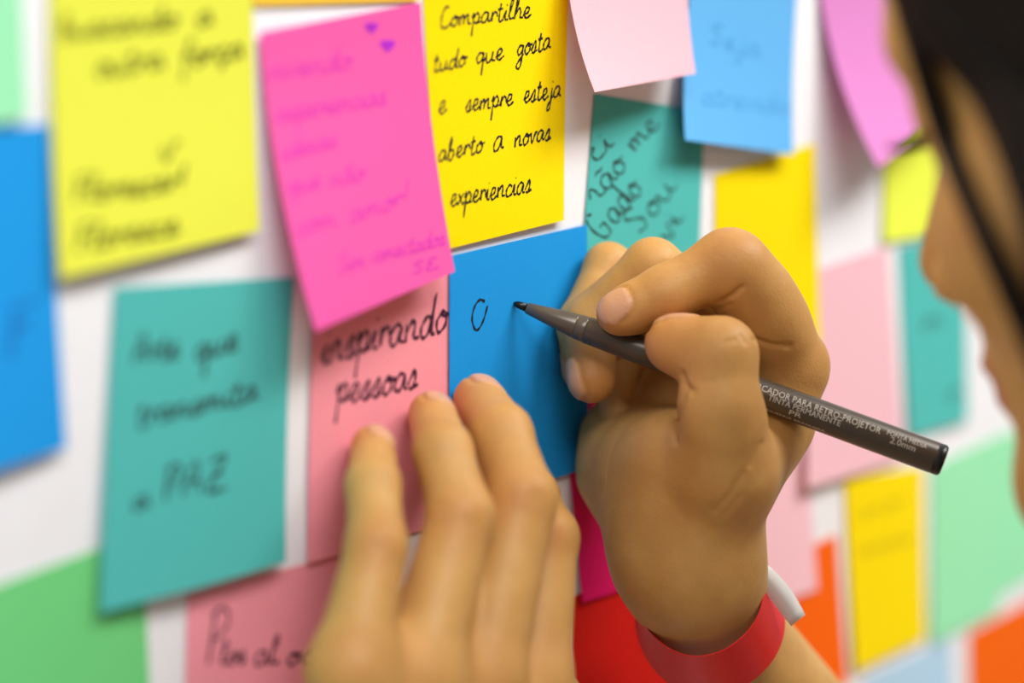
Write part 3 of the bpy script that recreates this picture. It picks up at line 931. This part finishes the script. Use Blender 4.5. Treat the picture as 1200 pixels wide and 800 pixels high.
# hairline: keep what lies behind it
line = gl[0] - 0.55 * (gl[2] - 20) - 14 + 0 * gl[1]
d = -smin(-d, -line, 8)
wob = 1.6 * np.sin(gl[0] * .35 + 3 * np.sin(gl[1] * .05)) * np.cos(gl[1] * .3)
vol.D[sl] = ((d + wob) * 0.001).astype(np.float32)
V, Q = surface_nets(vol)
HV = list(to_world(V)); HFc = [tuple(q) for q in Q.tolist()]


def on_head(x, y, off, last):
    dr = Vector(cam3(x, y, 1.0)).normalized()
    hit = HEAD_BVH.ray_cast(Vector((0, 0, 0)), dr)
    z = -hit[0].z - off if hit[0] is not None else last
    return cam3(x, y, z), z


def lock(pts, r0, off, seg=6, taper=.0):
    out = []; z = .47
    zs = []
    for x, y in pts:
        dr = Vector(cam3(x, y, 1.0)).normalized()
        hit = HEAD_BVH.ray_cast(Vector((0, 0, 0)), dr)
        zs.append(-hit[0].z - off if hit[0] is not None else None)
    known = [q for q in zs if q is not None] or [.46]
    last = known[0]
    for i, q in enumerate(zs):
        if q is None: zs[i] = last
        else: last = q
    P = catmull([cam3(x, y, q) for (x, y), q in zip(pts, zs)], 5); n = len(P)
    tube([to_world(p) for p in P], [r0 * (1 - taper * k / n) for k in range(n)], seg, HV, HFc)


edge = [(1040, -60), (1062, 0), (1100, 50), (1140, 100), (1168, 150), (1188, 205), (1204, 265), (1216, 330), (1226, 420), (1240, 520)]
for i in range(46):     # hair hanging over the temple, from its front edge backwards
    dx_ = 8 + i * 7.5
    lock([(x + dx_ * (.35 + .65 * min(1, (y + 60) / 260)) + random.uniform(-4, 4), y - dx_ * .25) for x, y in edge], random.uniform(.0028, .0044), .003 + .004 * random.random())
for off, r0 in ((0, .0022), (5, .0018), (-6, .0014), (10, .0012)):      # loose lock falling across the cheek
    lock([(1046 + off, -40), (1060 + off, 10), (1077 + off, 65), (1091 + off * .8, 115), (1107 + off * .8, 165), (1127 + off * .7, 218), (1152 + off * .8, 275), (1182 + off, 342), (1206 + off * 1.2, 395), (1250 + off * 2, 490)], r0, .0035)
link_obj('hair', mesh_from('hair', HV, HFc), HAIR, person)
# eyebrow and lashes
for s in (-1, 1):
    V = []; Fs = []
    P = catmull([hp(92, s * 12, 17), hp(89, s * 24, 23), hp(80, s * 38, 24), hp(70, s * 48, 18)], 5)
    tube([to_world(p) for p in P], [.0016 + .0014 * math.sin(math.pi * k / (len(P) - 1)) for k in range(len(P))], 6, V, Fs)
    link_obj('eyebrow', mesh_from('eyebrow', V, Fs), HAIR, person)
    V = []; Fs = []
    for k in range(16):
        a = -1.1 + 2.2 * k / 15
        p0 = np.array([71 + 13.2 * math.cos(a), s * (31 + 13.5 * math.sin(a)), -4.0])
        p1 = p0 + np.array([7 * math.cos(a), s * 5 * math.sin(a), -3]); p2 = p1 + np.array([3 * math.cos(a), s * 2.5 * math.sin(a), 1.5])
        tube([to_world(hp(*p)) for p in (p0, p1, p2)], [.0005, .0004, .0002], 5, V, Fs)
    link_obj('eyelashes', mesh_from('eyelashes', V, Fs), HAIR, person)

# ---- red paper wristband
BC = H(824, 705, .615)
BA = unit(H(850, 775, .642) - H(812, 672, .604))
e1 = unit(np.array([.955, .29, 0]) - BA * np.dot([.955, .29, 0], BA)); e2 = np.cross(BA, e1)
if e2[2] < 0: e2 = -e2
BAND = plain_mat('red_band', (226, 34, 34), 0.42, 0.5)
V = []; n = 72; wd = 9.6 * mm
for k in range(n):
    th = 2 * math.pi * k / n
    for rr, s in ((0, -1), (0, 1), (.35 * mm, 1), (.35 * mm, -1)):
        fl_ = 1.7 * mm * s
        c = BC + (.0213 + rr + fl_) * math.cos(th) * e1 + (.0265 + rr + fl_ * .7) * math.sin(th) * e2 + BA * (s * wd) + BA * .0009 * math.sin(3 * th + 1)
        V.append(to_world(c))
Fs = []
for k in range(n):
    k2 = (k + 1) % n
    for a in range(4):
        b = (a + 1) % 4
        Fs.append((4 * k + a, 4 * k + b, 4 * k2 + b, 4 * k2 + a))
band = link_obj('wristband', mesh_from('wristband', V, Fs), BAND)
band.modifiers.new('es', 'EDGE_SPLIT').split_angle = math.radians(50)
tag(band, 'red paper wristband worn on the wrist of the writing hand', 'wristband')
# white sticky end of the band: a stiff tail standing off its outer side
V = []; Fs = []
_t0 = BC + .0203 * e1 - BA * .0125 + e2 * .004
_t1 = _t0 + cam3(600 + 47, 400 + 60, .62) - cam3(600, 400, .62) + np.array([0, 0, -.004])
_dir = unit(_t1 - _t0); _out = unit(np.array([_dir[1], -_dir[0], 0]) * -1)
if _out[0] < 0: _out = -_out
for k in range(9):
    t = k / 8
    wt = .0012 + .0018 * math.sin(math.pi * min(1, .15 + .75 * t))
    for q in (-.0038, wt):
        for s in (-.0002, .0002):
            V.append(to_world(_t0 + (_t1 - _t0) * t + _out * q + np.array([0, 0, s])))
for k in range(8):
    b = 4 * k
    for a, c in ((0, 2), (2, 3), (3, 1), (1, 0)):
        Fs.append((b + a, b + c, b + 4 + c, b + 4 + a))
Fs += [(0, 1, 3, 2), (32, 34, 35, 33)]
tab = link_obj('adhesive_tab', mesh_from('adhesive_tab', V, Fs), plain_mat('white_tab', (240, 238, 234), .5), band)
tab['label'] = 'white adhesive end'

# ---- shirt on the part of the body outside the picture
vol = Vol([-.5, -1.45, -1.15], [.85, -.12, -.25], 0.010)
chain(vol, [shL, shR], [.074, .074], k_root=.04, k_tip=.04)
chain(vol, [shL, shL + (elL - shL) * .45], [.068, .062], k_root=.04, k_tip=.04)
chain(vol, [shR, shR + (elb - shR) * .35], [.068, .060], k_root=.04, k_tip=.04)
hip = chest + down * .50 + outw * .05
chain(vol, [chest, hip], [.115, .115], k_root=.06, k_tip=.06)
chain(vol, [chest + alng * .07, hip + alng * .05], [.110, .110], k_root=.06, k_tip=.06)
V, Q = surface_nets(vol)
link_obj('shirt', mesh_from('shirt', to_world(V), Q), plain_mat('dark_cloth', (60, 62, 70), .9, .2), person)

# ---- trousers and shoes, outside the picture
hipw = to_world(hip); parts = []
for sx in (-.075, .095):
    top = hipw + np.array([sx + .03, 0, .04]); knee = np.array([top[0], top[1] + .03, .46]); ank = np.array([top[0], top[1] - .01, .10])
    parts.append((top, knee, ank))
TR = plain_mat('blue_denim', (44, 58, 88), .9, .2); SH = plain_mat('shoe_leather', (52, 44, 40), .6)
V = []; Fs = []
for top, knee, ank in parts:
    tube(catmull([top + [0, 0, .06], top, (top + knee) / 2, knee, (knee + ank) / 2, ank], 4), [.088 - .036 * k / 20 for k in range(21)], 16, V, Fs)
link_obj('trousers', mesh_from('trousers', V, Fs), TR, person)
for top, knee, ank in parts:
    V = []; Fs = []
    P = catmull([ank + [0, -.07, -.055], ank + [0, -.03, -.05], ank + [0, .05, -.06], ank + [0, .12, -.068], ank + [0, .17, -.072]], 4); n = len(P)
    tube(P, [min(.043, max(.012, P[k][2])) * (.75 + .25 * math.sin(math.pi * k / (n - 1))) for k in range(n)], 12, V, Fs)
    link_obj('shoe', mesh_from('shoe', V, Fs), SH, person)
